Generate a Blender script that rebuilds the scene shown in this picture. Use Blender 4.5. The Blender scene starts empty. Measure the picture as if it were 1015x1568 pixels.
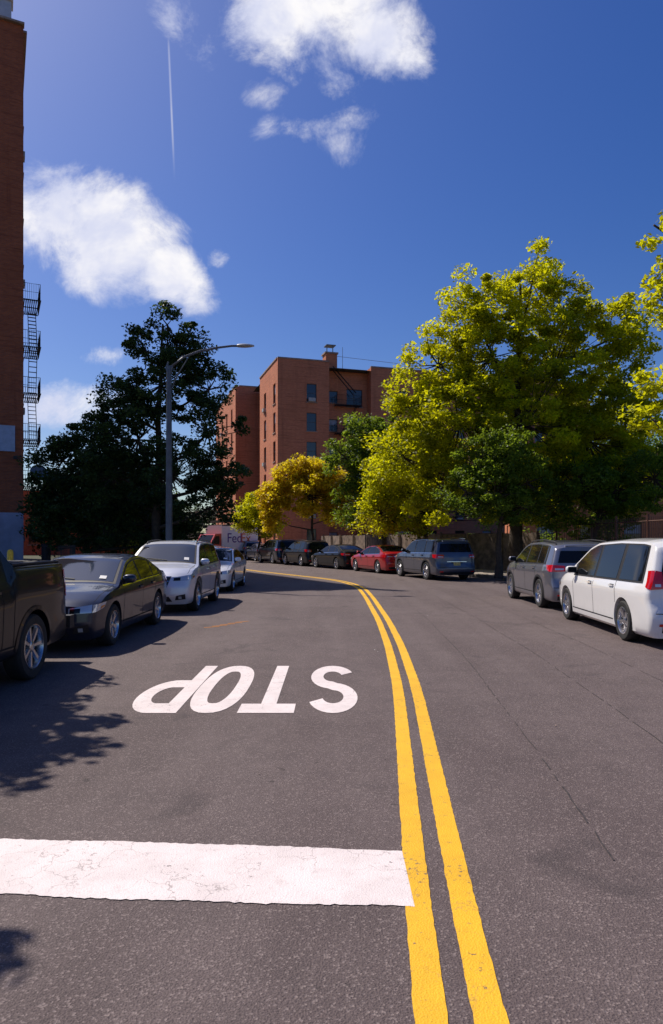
import bpy, bmesh, math, random
import numpy as np
from mathutils import Vector, Matrix
random.seed(7); np.random.seed(7)
rad=math.radians
scene=bpy.context.scene
scene.view_settings.view_transform='Standard'
scene.view_settings.look='None'
scene.view_settings.exposure=0

# ------------------------------------------------------------------ materials
def newmat(name):
    m=bpy.data.materials.new(name); m.use_nodes=True
    nt=m.node_tree; nt.nodes.clear()
    out=nt.nodes.new('ShaderNodeOutputMaterial')
    return m,nt,out
class NG:
    def __init__(s,nt): s.nt=nt
    def n(s,t,**k):
        nd=s.nt.nodes.new(t)
        for a,b in k.items(): setattr(nd,a,b)
        return nd
    def link(s,a,b): s.nt.links.new(a,b)
    def setin(s,sock,v):
        if isinstance(v,bpy.types.NodeSocket): s.link(v,sock)
        else: sock.default_value=v
    def math(s,op,a,b=0.0,c=None,clamp=False):
        nd=s.n('ShaderNodeMath',operation=op); nd.use_clamp=clamp
        s.setin(nd.inputs[0],a); s.setin(nd.inputs[1],b)
        if c is not None: s.setin(nd.inputs[2],c)
        return nd.outputs[0]
    def mix(s,f,a,b,blend='MIX'):
        nd=s.n('ShaderNodeMix',data_type='RGBA',blend_type=blend)
        s.setin(nd.inputs[0],f); s.setin(nd.inputs[6],a); s.setin(nd.inputs[7],b)
        return nd.outputs[2]
    def noise(s,vec,scale,detail=3,rough=.55,dist=0):
        nd=s.n('ShaderNodeTexNoise'); 
        if vec is not None: s.link(vec,nd.inputs['Vector'])
        nd.inputs['Scale'].default_value=scale; nd.inputs['Detail'].default_value=detail
        nd.inputs['Roughness'].default_value=rough; nd.inputs['Distortion'].default_value=dist
        return nd.outputs[0]
    def ramp(s,f,stops):
        nd=s.n('ShaderNodeMapRange'); nd.interpolation_type='SMOOTHSTEP'
        s.setin(nd.inputs[0],f)
        nd.inputs[1].default_value=stops[0]; nd.inputs[2].default_value=stops[1]
        nd.inputs[3].default_value=stops[2]; nd.inputs[4].default_value=stops[3]
        return nd.outputs[0]
def c4(c): return (c[0],c[1],c[2],1.0)

def simple(name,col,rough=.5,metal=0,coat=0,spec=.5,noise=0.0,nscale=5,emit=None):
    m,nt,out=newmat(name); g=NG(nt)
    b=g.n('ShaderNodeBsdfPrincipled')
    if noise>0:
        tc=g.n('ShaderNodeTexCoord')
        f=g.noise(tc.outputs['Object'],nscale,5,.6)
        lo=[x*(1-noise) for x in col]; hi=[min(1,x*(1+noise)) for x in col]
        g.link(g.mix(g.ramp(f,(.3,.7,0,1)),c4(lo),c4(hi)),b.inputs['Base Color'])
    else: b.inputs['Base Color'].default_value=c4(col)
    b.inputs['Roughness'].default_value=rough
    b.inputs['Metallic'].default_value=metal
    b.inputs['Coat Weight'].default_value=coat
    b.inputs['Coat Roughness'].default_value=.04
    b.inputs['Specular IOR Level'].default_value=spec
    g.link(b.outputs[0],out.inputs[0]); return m

def paint(name,col,metal=.35,rough=.38,coat=1.0):
    m,nt,out=newmat(name); g=NG(nt)
    b=g.n('ShaderNodeBsdfPrincipled'); tc=g.n('ShaderNodeTexCoord')
    sep=g.n('ShaderNodeSeparateXYZ'); g.link(tc.outputs['Object'],sep.inputs[0])
    n=g.noise(tc.outputs['Object'],6,5,.65)
    low=g.ramp(sep.outputs[2],(.25,.8,1,0))
    dust=g.math('MULTIPLY',g.ramp(n,(.35,.75,.15,.7)),g.math('ADD',g.math('MULTIPLY',low,.5),.06))
    g.link(g.mix(dust,c4(col),c4([x*.75+.012 for x in col])),b.inputs['Base Color'])
    b.inputs['Metallic'].default_value=metal
    g.link(g.math('ADD',g.math('MULTIPLY',dust,.4),rough),b.inputs['Roughness'])
    b.inputs['Coat Weight'].default_value=coat; b.inputs['Coat Roughness'].default_value=.03
    if coat<1: b.inputs['Specular IOR Level'].default_value=.3
    g.link(b.outputs[0],out.inputs[0]); return m

def asphalt_color(g,vec):
    big=g.noise(vec,.35,4,.6); med=g.noise(vec,2.5,4,.65)
    fine=g.noise(vec,100,2,.7)
    vor=g.n('ShaderNodeTexVoronoi'); g.link(vec,vor.inputs['Vector']); vor.inputs['Scale'].default_value=105
    vc=g.n('ShaderNodeSeparateColor'); g.link(vor.outputs['Color'],vc.inputs[0])
    mp=g.n('ShaderNodeMapping'); g.link(vec,mp.inputs[0]); mp.inputs['Scale'].default_value=(1.1,.10,1)
    track=g.noise(mp.outputs[0],1.3,3,.5)
    col=g.mix(g.ramp(big,(.3,.7,0,1)),(.108,.078,.076,1),(.145,.109,.106,1))
    col=g.mix(g.math('MULTIPLY',g.ramp(track,(.40,.65,0,1)),.5),col,(.175,.135,.130,1))
    col=g.mix(g.math('MULTIPLY',g.ramp(med,(.35,.8,0,1)),.45),col,(.074,.055,.055,1))
    col=g.mix(g.math('MULTIPLY',g.ramp(fine,(.38,.70,0,1)),.65),col,(.040,.030,.030,1))
    stone=g.ramp(vc.outputs[0],(.78,.98,0,1))
    col=g.mix(g.math('MULTIPLY',stone,.42),col,(.36,.29,.27,1))
    return col,fine,vor.outputs['Distance'],med
def mat_asphalt():
    m,nt,out=newmat('asphalt'); g=NG(nt)
    tc=g.n('ShaderNodeTexCoord'); vec=tc.outputs['Object']
    col,fine,vd,med=asphalt_color(g,vec)
    st=g.noise(vec,.9,5,.65,1.0)
    col=g.mix(g.math('MULTIPLY',g.ramp(st,(.57,.70,0,1)),.5),col,(.048,.037,.038,1))
    sp=g.noise(vec,6,3,.6,.4)
    col=g.mix(g.math('MULTIPLY',g.ramp(sp,(.68,.74,0,1)),.6),col,(.03,.023,.023,1))
    b=g.n('ShaderNodeBsdfPrincipled'); g.link(col,b.inputs['Base Color'])
    b.inputs['Roughness'].default_value=.8; b.inputs['Specular IOR Level'].default_value=.4
    bp=g.n('ShaderNodeBump'); bp.inputs['Strength'].default_value=.8; bp.inputs['Distance'].default_value=.005
    g.link(g.math('ADD',vd,fine),bp.inputs['Height']); g.link(bp.outputs[0],b.inputs['Normal'])
    g.link(b.outputs[0],out.inputs[0]); return m
def mat_roadpaint(name,col,wear=.5,crack=True,ckamt=.55):
    m,nt,out=newmat(name); g=NG(nt)
    tc=g.n('ShaderNodeTexCoord'); vec=tc.outputs['Object']
    ac,fine,vd,med=asphalt_color(g,vec)
    w1=g.noise(vec,28,6,.75); w2=g.noise(vec,1.6,3,.5)
    wearf=g.math('ADD',w1,g.math('MULTIPLY',w2,.35))
    f=g.ramp(wearf,(.82-.1*wear,.92-.1*wear,0,1))
    f=g.math('MAXIMUM',f,g.math('MULTIPLY',g.ramp(fine,(.62,.72,0,1)),.35))
    if crack:
        vo=g.n('ShaderNodeTexVoronoi',feature='DISTANCE_TO_EDGE')
        wob=g.n('ShaderNodeVectorMath',operation='ADD'); g.link(vec,wob.inputs[0])
        nz=g.n('ShaderNodeTexNoise'); g.link(vec,nz.inputs['Vector']); nz.inputs['Scale'].default_value=5.; nz.inputs['Detail'].default_value=6
        sc=g.n('ShaderNodeVectorMath',operation='SCALE'); g.link(nz.outputs['Color'],sc.inputs[0]); sc.inputs['Scale'].default_value=.35
        g.link(sc.outputs[0],wob.inputs[1]); g.link(wob.outputs[0],vo.inputs['Vector']); vo.inputs['Scale'].default_value=3.6
        ck=g.math('MULTIPLY',g.ramp(vo.outputs['Distance'],(0,.014,1,0)),g.ramp(g.noise(vec,1.7,2),(.42,.58,0,ckamt)))
        f=g.math('MAXIMUM',f,ck)
    dirt=g.noise(vec,9,5,.7)
    shade=g.mix(g.ramp(med,(.3,.75,0,1)),c4(col),c4([x*.84 for x in col]))
    shade=g.mix(g.ramp(dirt,(.5,.8,0,.5)),shade,c4([x*.6 for x in col]))
    c=g.mix(f,shade,ac)
    b=g.n('ShaderNodeBsdfPrincipled'); g.link(c,b.inputs['Base Color']); b.inputs['Roughness'].default_value=.7
    bp=g.n('ShaderNodeBump'); bp.inputs['Strength'].default_value=.5; bp.inputs['Distance'].default_value=.004
    g.link(g.math('ADD',vd,fine),bp.inputs['Height']); g.link(bp.outputs[0],b.inputs['Normal'])
    g.link(b.outputs[0],out.inputs[0]); return m
def mat_brick(name,c1,c2,mortar):
    m,nt,out=newmat(name); g=NG(nt)
    uv=g.n('ShaderNodeUVMap'); vec=uv.outputs[0]
    br=g.n('ShaderNodeTexBrick'); g.link(vec,br.inputs['Vector'])
    br.inputs['Scale'].default_value=1; br.inputs['Brick Width'].default_value=.22
    br.inputs['Row Height'].default_value=.075; br.inputs['Mortar Size'].default_value=.008
    br.inputs['Color1'].default_value=c4(c1); br.inputs['Color2'].default_value=c4(c2); br.inputs['Mortar'].default_value=c4(mortar)
    br.inputs['Bias'].default_value=0
    n=g.noise(vec,.45,6,.65)
    mp0=g.n('ShaderNodeMapping'); g.link(vec,mp0.inputs[0]); mp0.inputs['Scale'].default_value=(.25,5.,1)
    cr=g.noise(mp0.outputs[0],1.5,3,.7)
    col=g.mix(g.ramp(n,(.35,.75,0,.4)),br.outputs['Color'],c4([x*.5 for x in c1]))
    col=g.mix(g.ramp(cr,(.5,.7,0,.5)),col,c4([x*.45 for x in c2]))
    mp=g.n('ShaderNodeMapping'); g.link(vec,mp.inputs[0]); mp.inputs['Scale'].default_value=(2.,.12,1)
    stn=g.noise(mp.outputs[0],1.2,4,.6)
    col=g.mix(g.ramp(stn,(.52,.75,0,.4)),col,c4([x*.45 for x in c2]))
    b=g.n('ShaderNodeBsdfPrincipled'); g.link(col,b.inputs['Base Color']); b.inputs['Roughness'].default_value=.9
    bp=g.n('ShaderNodeBump'); bp.inputs['Strength'].default_value=.5; bp.inputs['Distance'].default_value=.008
    g.link(br.outputs['Fac'],bp.inputs['Height']); bp.invert=True; g.link(bp.outputs[0],b.inputs['Normal'])
    g.link(b.outputs[0],out.inputs[0]); return m
def mat_leaf(name,dark,light,trans,tw=.4):
    m,nt,out=newmat(name); g=NG(nt)
    at=g.n('ShaderNodeAttribute',attribute_name='tint')
    col=g.mix(at.outputs['Fac'],c4(dark),c4(light))
    d=g.n('ShaderNodeBsdfPrincipled'); g.link(col,d.inputs['Base Color']); d.inputs['Roughness'].default_value=.5
    d.inputs['Specular IOR Level'].default_value=.25
    t=g.n('ShaderNodeBsdfTranslucent')
    tcx=g.mix(at.outputs['Fac'],c4([x*.55 for x in trans]),c4(trans)); g.link(tcx,t.inputs[0])
    mx=g.n('ShaderNodeMixShader'); mx.inputs[0].default_value=tw
    g.link(d.outputs[0],mx.inputs[1]); g.link(t.outputs[0],mx.inputs[2]); g.link(mx.outputs[0],out.inputs[0]); return m
def mat_ground(name,a,b2,scale=3):
    m,nt,out=newmat(name); g=NG(nt)
    tc=g.n('ShaderNodeTexCoord'); v=tc.outputs['Object']
    n=g.noise(v,scale,6,.65); n2=g.noise(v,scale*18,3,.6)
    col=g.mix(g.ramp(n,(.35,.7,0,1)),c4(a),c4(b2)); col=g.mix(g.ramp(n2,(.4,.7,0,.5)),col,c4([x*.5 for x in a]))
    b=g.n('ShaderNodeBsdfPrincipled'); g.link(col,b.inputs['Base Color']); b.inputs['Roughness'].default_value=.9
    g.link(b.outputs[0],out.inputs[0]); return m

M_asph=mat_asphalt()
M_white=mat_roadpaint('worn_white_paint',(.84,.74,.72),.25)
M_yellow=mat_roadpaint('worn_yellow_paint',(.88,.48,.012),.5,True,.35)
M_seam=simple('tar_seam',(.045,.036,.036),.7,noise=.4,nscale=30)
M_conc=mat_ground('concrete',(.34,.29,.24),(.45,.39,.33),1.2)
M_kerb=mat_ground('kerb_stone',(.22,.20,.18),(.32,.29,.26),3)
M_soil=mat_ground('soil_grass',(.04,.05,.02),(.07,.07,.03),1.5)
M_ground=mat_ground('ground_dirt',(.10,.09,.07),(.14,.12,.1),.2)
M_brickD=mat_brick('brick_dark',(.50,.125,.04),(.34,.08,.03),(.20,.12,.09))
M_brickM=mat_brick('brick_red',(.72,.24,.105),(.60,.18,.08),(.42,.24,.17))
M_glassB=simple('building_glass',(.02,.025,.035),.06,spec=.8)
M_frame=simple('window_frame',(.10,.10,.11),.5)
M_stone=simple('stone_trim',(.34,.24,.19),.8,noise=.25,nscale=2)
M_lav=simple('painted_wall',(.36,.36,.46),.8,noise=.2,nscale=1)
M_iron=simple('black_iron',(.015,.015,.017),.5,.3)
M_ironred=simple('rust_iron',(.09,.035,.022),.6,.2,noise=.3,nscale=4)
M_galv=simple('galvanised_steel',(.17,.18,.19),.5,.5,noise=.2,nscale=4)
M_bark=mat_ground('bark',(.045,.032,.022),(.09,.065,.045),6)
M_tyre=simple('tyre_rubber',(.018,.018,.018),.8,noise=.3,nscale=8)
M_rim=simple('alloy_rim',(.55,.55,.57),.25,.9)
M_dark=simple('black_plastic',(.016,.016,.018),.55)
M_well=simple('wheel_well',(.006,.006,.006),.9)
M_chrome=simple('chrome',(.75,.75,.77),.12,1)
M_glass=simple('car_glass',(.008,.009,.011),.05,spec=.32)
M_wind=simple('windscreen_glass',(.020,.026,.036),.05,spec=.8,coat=.7)
M_lamp=simple('headlight_lens',(.55,.58,.62),.08,.3,coat=1)
M_tail=simple('tail_light',(.6,.006,.010),.12,coat=1)
M_amber=simple('amber_lens',(.6,.18,.02),.15,coat=1)
M_plate=simple('licence_plate',(.6,.45,.12),.4,noise=.3,nscale=25)
M_paper=simple('sticker',(.7,.7,.68),.5)

# ------------------------------------------------------------------ mesh builder
class MB:
    def __init__(s): s.v=[];s.f=[];s.m=[];s.uv=[]
    def add(s,vs,fs,mat=0):
        o=len(s.v); s.v+= [tuple(v) for v in vs]
        for f in fs: s.f.append(tuple(i+o for i in f)); s.m.append(mat)
    def quad(s,a,b,c,d,mat=0): s.add([a,b,c,d],[(0,1,2,3)],mat)
    def box(s,c,size,mat=0,rot=None,bev=0):
        hx,hy,hz=[k/2 for k in size]; c=Vector(c)
        P=[Vector((x,y,z)) for z in(-hz,hz) for y in(-hy,hy) for x in(-hx,hx)]
        if rot is not None: P=[rot@p for p in P]
        s.add([p+c for p in P],[(0,2,3,1),(4,5,7,6),(0,1,5,4),(2,6,7,3),(1,3,7,5),(0,4,6,2)],mat)
    def tube(s,pts,rads,n=6,mat=0,cap=True):
        rings=[];pts=[Vector(p) for p in pts]
        for i,p in enumerate(pts):
            d=(pts[min(i+1,len(pts)-1)]-pts[max(i-1,0)])
            if d.length<1e-6: d=Vector((0,0,1))
            d.normalize(); a=Vector((1,0,0)) if abs(d.x)<.8 else Vector((0,1,0))
            u=d.cross(a).normalized(); w=d.cross(u)
            rings.append([p+(u*math.cos(2*math.pi*k/n)+w*math.sin(2*math.pi*k/n))*rads[i] for k in range(n)])
        vs=[q for r in rings for q in r]; fs=[]
        for i in range(len(rings)-1):
            for k in range(n): fs.append((i*n+k,i*n+(k+1)%n,(i+1)*n+(k+1)%n,(i+1)*n+k))
        if cap: fs.append(tuple(range(n-1,-1,-1))); fs.append(tuple((len(rings)-1)*n+k for k in range(n)))
        s.add(vs,fs,mat)
    def grid(s,fn,nu,nv,mat=0):
        vs=[fn(i/nu,j/nv) for i in range(nu+1) for j in range(nv+1)]
        fs=[(i*(nv+1)+j,(i+1)*(nv+1)+j,(i+1)*(nv+1)+j+1,i*(nv+1)+j+1) for i in range(nu) for j in range(nv)]
        s.add(vs,fs,mat)
    def mesh(s,name,mats,angle=None,uv=False):
        me=bpy.data.meshes.new(name); me.from_pydata(s.v,[],s.f); 
        for m in mats: me.materials.append(m)
        me.polygons.foreach_set('material_index',s.m)
        if angle is not None:
            me.polygons.foreach_set('use_smooth',[True]*len(me.polygons)); me.set_sharp_from_angle(angle=rad(angle))
        if uv:
            L=me.uv_layers.new(name='UVMap')
            for p in me.polygons:
                n=p.normal
                if abs(n.z)>.7: U=Vector((1,0,0));V=Vector((0,1,0))
                else: U=Vector((-n.y,n.x,0)).normalized(); V=Vector((0,0,1))
                for li in p.loop_indices:
                    co=me.vertices[me.loops[li].vertex_index].co
                    L.data[li].uv=(co.dot(U),co.dot(V))
        me.update(); return me
    def obj(s,name,mats,parent=None,angle=None,uv=False):
        o=bpy.data.objects.new(name,s.mesh(name,mats,angle,uv)); scene.collection.objects.link(o)
        if parent: o.parent=parent
        return o
def empty(name,loc=(0,0,0),rz=0):
    e=bpy.data.objects.new(name,None); scene.collection.objects.link(e); e.location=loc; e.rotation_euler=(0,0,rz); e.empty_display_size=.2; return e

# ------------------------------------------------------------------ road
CY=np.array([-40,-5,0,2.4,3.7,7.8,11,14.4,20,23.5,26.1,28.6,30.6,33.5,37,41,46,52,60,75,110,160])
CX=np.array([.3,.3,.33,.45,.55,.87,1.02,1.1,1.12,1.08,.86,.30,-.55,-2.1,-3.9,-5.7,-7.8,-10,-12.4,-16,-24,-36])
def C(y,w=.9):
    return float(np.mean([np.interp(y+d*w,CY,CX) for d in (-1,-.66,-.33,0,.33,.66,1)]))
def slope(y): return (C(y+.3)-C(y-.3))/.6
def off(y,d): return C(y)+d*math.sqrt(1+slope(y)**2)
ys=list(np.arange(-1,20,1.0))+list(np.arange(20,45,.5))+list(np.arange(45,160,3.0))
def strip(mb,f0,f1,z,ylist,mat=0,z1=None):
    z1=z if z1 is None else z1
    vs=[];fs=[]
    for y in ylist: vs+= [(f0(y),y,z),(f1(y),y,z1)]
    for i in range(len(ylist)-1): fs.append((2*i,2*i+1,2*i+3,2*i+2))
    mb.add(vs,fs,mat)
def sheet(name,z,x0,x1,y0,y1,mat):
    mb=MB(); mb.quad((x0,y0,z),(x1,y0,z),(x1,y1,z),(x0,y1,z)); return mb.obj(name,[mat])
sheet('ground',-.03,-900,900,-900,900,M_ground)
KL,KR=-6.7,6.7
mb=MB()
yr=[y for y in ys if y>=0]
strip(mb,lambda y:off(y,KL),lambda y:off(y,KR),0,yr)
mb.quad((-70,-14,0),(70,-14,0),(70,0,0),(-70,0,0))
mb.obj('road',[M_asph])
def side(name,sg):
    yk=[y for y in ys if y>=1]
    mb=MB(); K=KR*sg
    a=lambda y:off(y,K); b=lambda y:off(y,K+.15*sg)
    strip(mb,a,a,-.02,yk,0,.13) ; strip(mb,a,b,.13,yk,0)
    mb.box(((a(1)+b(1)+ (b(1)-a(1))*26)/2,1-.06,.055),(abs(b(1)-a(1))*26,.12,.15),0)
    mb.obj('kerb',[M_kerb])
    mb=MB(); strip(mb,b,lambda y:off(y,K+3.6*sg),.134,yk,0); mb.obj('pavement',[M_conc])
    mb=MB(); strip(mb,lambda y:off(y,K+3.6*sg),lambda y:C(y)+sg*75,.12,yk,0); mb.obj('yard_ground',[M_soil])
side('r',1); side('l',-1)
mb=MB()
for sg in(1,-1):
    for y in np.arange(2,60,1.5):
        a=off(y,KR*sg+.16*sg); b=off(y,KR*sg+3.58*sg)
        mb.box(((a+b)/2,y,.135),(abs(b-a),.015,.006),0)
mb.obj('pavement_joints',[M_seam])
mb=MB()
yl=[y for y in np.arange(-1,1.6,.3)]+[y for y in np.arange(1.6,12,.05)]+[y for y in np.arange(12,45,.25)]+list(np.arange(45,110,2.0))
for d in(-.105,.105):
    strip(mb,lambda y:off(y,d-.060)+random.uniform(-.003,.003),lambda y:off(y,d+.060)+random.uniform(-.003,.003),.004,yl,0)
mb.obj('double_yellow_line',[M_yellow])
mb=MB()
def jag(p,k=.007): return p+random.uniform(-k,k)
xs=np.linspace(-6.0,.385,260)
vs=[];fs=[]
for x in xs:
    t=(x-.4)/2.2
    wv=.008*math.sin(x*2.3)+.005*math.sin(x*7)
    vs+= [(x,jag(3.155-t*.125)+wv,.0045),(x,jag(3.73-t*.15)-wv*.7,.0045)]
for i in range(len(xs)-1): fs.append((2*i,2*i+2,2*i+3,2*i+1))
mb.add(vs,fs); mb.obj('stop_line_marking',[M_white])
def ribbon(path,w,closed=False):
    P=[Vector((a,b)) for a,b in path]; n=len(P); L=[];R=[]
    for i in range(n):
        if closed: a,b=P[i-1],P[(i+1)%n]; d0=(P[i]-a).normalized(); d1=(b-P[i]).normalized()
        else:
            d0=(P[i]-P[i-1]).normalized() if i>0 else (P[1]-P[0]).normalized()
            d1=(P[i+1]-P[i]).normalized() if i<n-1 else d0
        t=(d0+d1).normalized(); nn=Vector((-t.y,t.x)); k=1/max(.5,nn.dot(Vector((-d0.y,d0.x))))
        L.append(P[i]+nn*w/2*k); R.append(P[i]-nn*w/2*k)
    fs=[];m=n if closed else n-1
    for i in range(m): fs.append([L[i],R[i],R[(i+1)%n],L[(i+1)%n]])
    return fs
def arc(cx,cy,rx,ry,a0,a1,n=14): return [(cx+rx*math.cos(rad(a0+(a1-a0)*i/n)),cy+ry*math.sin(rad(a0+(a1-a0)*i/n))) for i in range(n+1)]
w=.285
def sfun():
    return arc(.5,1.29,.36,.37,20,180,14)+arc(.5,1.29,.36,.36,190,262,6)+arc(.5,.51,.36,.36,82,-10,8)+arc(.5,.51,.36,.37,-15,-160,14)
letters={'S':[ribbon(sfun(),w)],
 'T':[ribbon([(0,1.665),(1,1.665)],.27),ribbon([(.5,0),(.5,1.53)],w)],
 'O':[ribbon([(.5+.36*math.copysign(abs(math.cos(t))**.8,math.cos(t)),.9+.76*math.copysign(abs(math.sin(t))**.8,math.sin(t))) for t in [2*math.pi*i/36 for i in range(36)]],w,True)],
 'P':[ribbon([(.14,0),(.14,1.66),(.5,1.66)]+arc(.5,1.24,.36,.42,80,-80,14)+[(.5,.82),(.283,.82)],w)]}
mb=MB()
for ch,x0,wd in(('S',.28,.53),('T',-.37,.56),('O',-.95,.57),('P',-1.53,.57)):
    for rb in letters[ch]:
        for q in rb:
            mb.add([(x0-p.x*wd,9.2-p.y/1.8*2.5,.0045) for p in q],[(0,1,2,3)])
mb.obj('stop_lettering',[M_white])
mb=MB()
for d,w0 in((.95,.0055),(2.05,.005),(3.1,.004)):
    yy=np.arange(3.5,24,.12); ph=random.random()*9
    xx=[off(y,d)+.012*math.sin(y*1.3+ph)+random.uniform(-.006,.006) for y in yy]
    for i in range(len(yy)-1):
        if random.random()<.25: continue
        a=w0*random.uniform(.4,1.4); mb.quad((xx[i]-a,yy[i],.004),(xx[i]+w0,yy[i],.004),(xx[i+1]+w0,yy[i+1],.004),(xx[i+1]-a,yy[i+1],.004))
mb.obj('road_seams',[M_seam])
mb=MB()
for i in range(20):
    y=random.uniform(2.6,22); x=random.uniform(-3,2.5); s=random.uniform(.006,.016)
    a=random.random()*6.28; vs=[(x+s*random.uniform(.6,1)*math.cos(a+k*1.05),y+s*random.uniform(.6,1)*math.sin(a+k*1.05),.006+random.random()*.004) for k in range(6)]
    mb.add(vs,[(0,1,2,3,4,5)],random.choice([0,1,1]))
mb.obj('road_litter',[M_paper,M_stone])
mb=MB()
for k in range(5):
    x=-2.45+k*.12; y=13.2+k*.22
    mb.add([(x-.02,y,.004),(x+.25,y+.18,.004),(x+.25,y+.24,.004),(x-.02,y+.06,.004)],[(0,1,2,3)])
mb.obj('orange_utility_marking',[mat_roadpaint('orange_spray',(.6,.22,.02),1.0,False)])

# ------------------------------------------------------------------ vehicles
def clamp(x,a=0,b=1): return max(a,min(b,x))
SPEC={
'sedan':dict(L=4.75,W=1.82,zb=.19,R=.335,xf=.93,xr=3.70,c=.05,tum=.42,hatch=False,
  top=[(0,.70),(.12,.78),(.5,.88),(1.25,.985),(2.1,1.36),(2.5,1.43),(3.0,1.45),(3.45,1.39),(4.15,1.13),(4.6,1.10),(4.75,1.02)],
  belt=[(0,.84),(1.2,.92),(4,1.0),(4.75,1.0)],ws=(1.33,2.18),rw=(3.42,4.12),wins=[(1.55,2.52),(2.6,3.4),(3.46,3.85)],seams=[1.42,2.56,3.42],clad=.06),
'suv':dict(L=4.68,W=1.88,zb=.22,R=.365,xf=.92,xr=3.62,c=.06,tum=.33,hatch=True,
  top=[(0,.84),(.1,.94),(.45,1.05),(1.12,1.13),(1.9,1.58),(2.25,1.67),(3.1,1.70),(4.1,1.65),(4.5,1.60),(4.68,1.53)],
  belt=[(0,.95),(1.1,1.05),(4.68,1.12)],ws=(1.2,1.98),rw=None,wins=[(1.42,2.4),(2.48,3.35),(3.42,4.1)],seams=[1.32,2.44,3.38],clad=.12),
'bigsuv':dict(L=4.95,W=1.96,zb=.24,R=.385,xf=.95,xr=3.85,c=.05,tum=.28,hatch=True,
  top=[(0,.90),(.1,1.02),(.5,1.12),(1.3,1.20),(2.0,1.66),(2.35,1.75),(3.3,1.78),(4.3,1.75),(4.75,1.71),(4.95,1.64)],
  belt=[(0,1.0),(1.2,1.12),(4.95,1.16)],ws=(1.38,2.08),rw=None,wins=[(1.6,2.6),(2.68,3.6),(3.68,4.55)],seams=[1.48,2.64,3.62],clad=.1),
'van':dict(L=5.12,W=1.99,zb=.17,R=.34,xf=.95,xr=4.03,c=.06,tum=.30,hatch=True,
  top=[(0,.74),(.12,.86),(.55,.99),(.95,1.06),(1.95,1.60),(2.35,1.70),(3.4,1.74),(4.5,1.73),(4.95,1.70),(5.12,1.62)],
  belt=[(0,.88),(1.0,.98),(5.12,1.02)],ws=(1.02,2.0),rw=None,wins=[(1.5,2.55),(2.66,3.66),(3.80,4.78)],seams=[1.45,2.6,3.72],clad=.0),
'pickup':dict(L=5.8,W=2.02,zb=.33,R=.40,xf=1.0,xr=4.5,c=.04,tum=.30,hatch=False,
  top=[(0,1.02),(.1,1.12),(.6,1.18),(1.45,1.24),(2.15,1.78),(2.5,1.88),(3.6,1.88),(3.85,1.80),(3.97,1.44),(4.05,1.42),(5.7,1.42),(5.8,1.40)],
  belt=[(0,1.1),(1.4,1.2),(3.9,1.22),(4.0,1.36),(5.8,1.36)],ws=(1.52,2.22),rw=None,wins=[(1.7,2.6),(2.68,3.6)],seams=[1.6,2.64,3.68,3.95],clad=.08),
}
class Car:
    def __init__(s,sp):
        s.__dict__.update(sp)
        s.tx=[p[0] for p in s.top]; s.tz=[p[1] for p in s.top]
        s.bx=[p[0] for p in s.belt]; s.bz=[p[1] for p in s.belt]
    def zt(s,x): 
        z=sum(float(np.interp(x+d,s.tx,s.tz)) for d in(-.07,-.035,0,.035,.07))/5
        return z
    def bl(s,x): return float(np.interp(x,s.bx,s.bz))
    def hw(s,x,z):
        b=s.bl(x); h=s.W/2
        if z<=b:
            t=float(np.interp(z,[s.zb,s.zb+.05,s.zb+.16,.50,.50+(b-.5)*.35,.50+(b-.5)*.72,.50+(b-.5)*.80,b-.03,b],[.90,.955,.972,.978,.990,1.0,.980,.965,.945]))
        else: t=.945-(z-b)*s.tum/h
        pl=1-.09*clamp(1-x/1.0)**2-.06*clamp(1-(s.L-x)/.8)**2
        e=min(x,s.L-x); pl-= .035*clamp(1-e/.07)**2
        return h*t*pl
    def disp(s,x,y,z):
        k=abs(y)/(s.W/2)
        wf=clamp(1-x/.75); wr=clamp(1-(s.L-x)/.75)
        gf=float(np.interp(z,[s.zb,.42,.62,.80,1.1],[.10,.0,.015,.07,.20]))
        if s.hatch: gr=float(np.interp(z,[s.zb,.40,.58,.66,1.0,1.15,1.75],[.08,.0,.0,.07,.09,.13,.36]))
        else: gr=float(np.interp(z,[s.zb,.40,.60,.70,1.1],[.09,.0,.01,.05,.10]))
        return x+wf*(.24*k**3+gf)-wr*(.15*k**4+gr)
    def P(s,x,y,z): return Vector((s.disp(x,y,z)-s.L/2,y,z))
    def side(s,sg): return lambda x,z: s.P(x,sg*s.hw(x,z),z)
    def topf(s):
        def f(x,t):
            zt=s.zt(x); yr=s.hw(x,zt-s.c); return s.P(x,t*yr,zt-s.c*abs(t)**4)
        return f
    def front(s): return lambda y,z: s.P(0,y,z)
    def rear(s): return lambda y,z: s.P(s.L,y,z)
def patch(mb,F,q,offs,mat,nu=6,nv=3,out=None):
    def uv(i,j):
        a=[q[0][k]*(1-i)*(1-j)+q[1][k]*i*(1-j)+q[2][k]*i*j+q[3][k]*(1-i)*j for k in(0,1)]
        p=F(*a); e=.01
        n=(F(a[0]+e,a[1])-F(a[0]-e,a[1])).cross(F(a[0],a[1]+e)-F(a[0],a[1]-e))
        if n.length<1e-9: n=Vector((0,0,1))
        n.normalize()
        if n.dot(p-Vector((clamp(p.x,-1.4,1.4),0,.55)))<0: n=-n
        return p+n*offs
    mb.grid(uv,nu,nv,mat)
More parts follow.
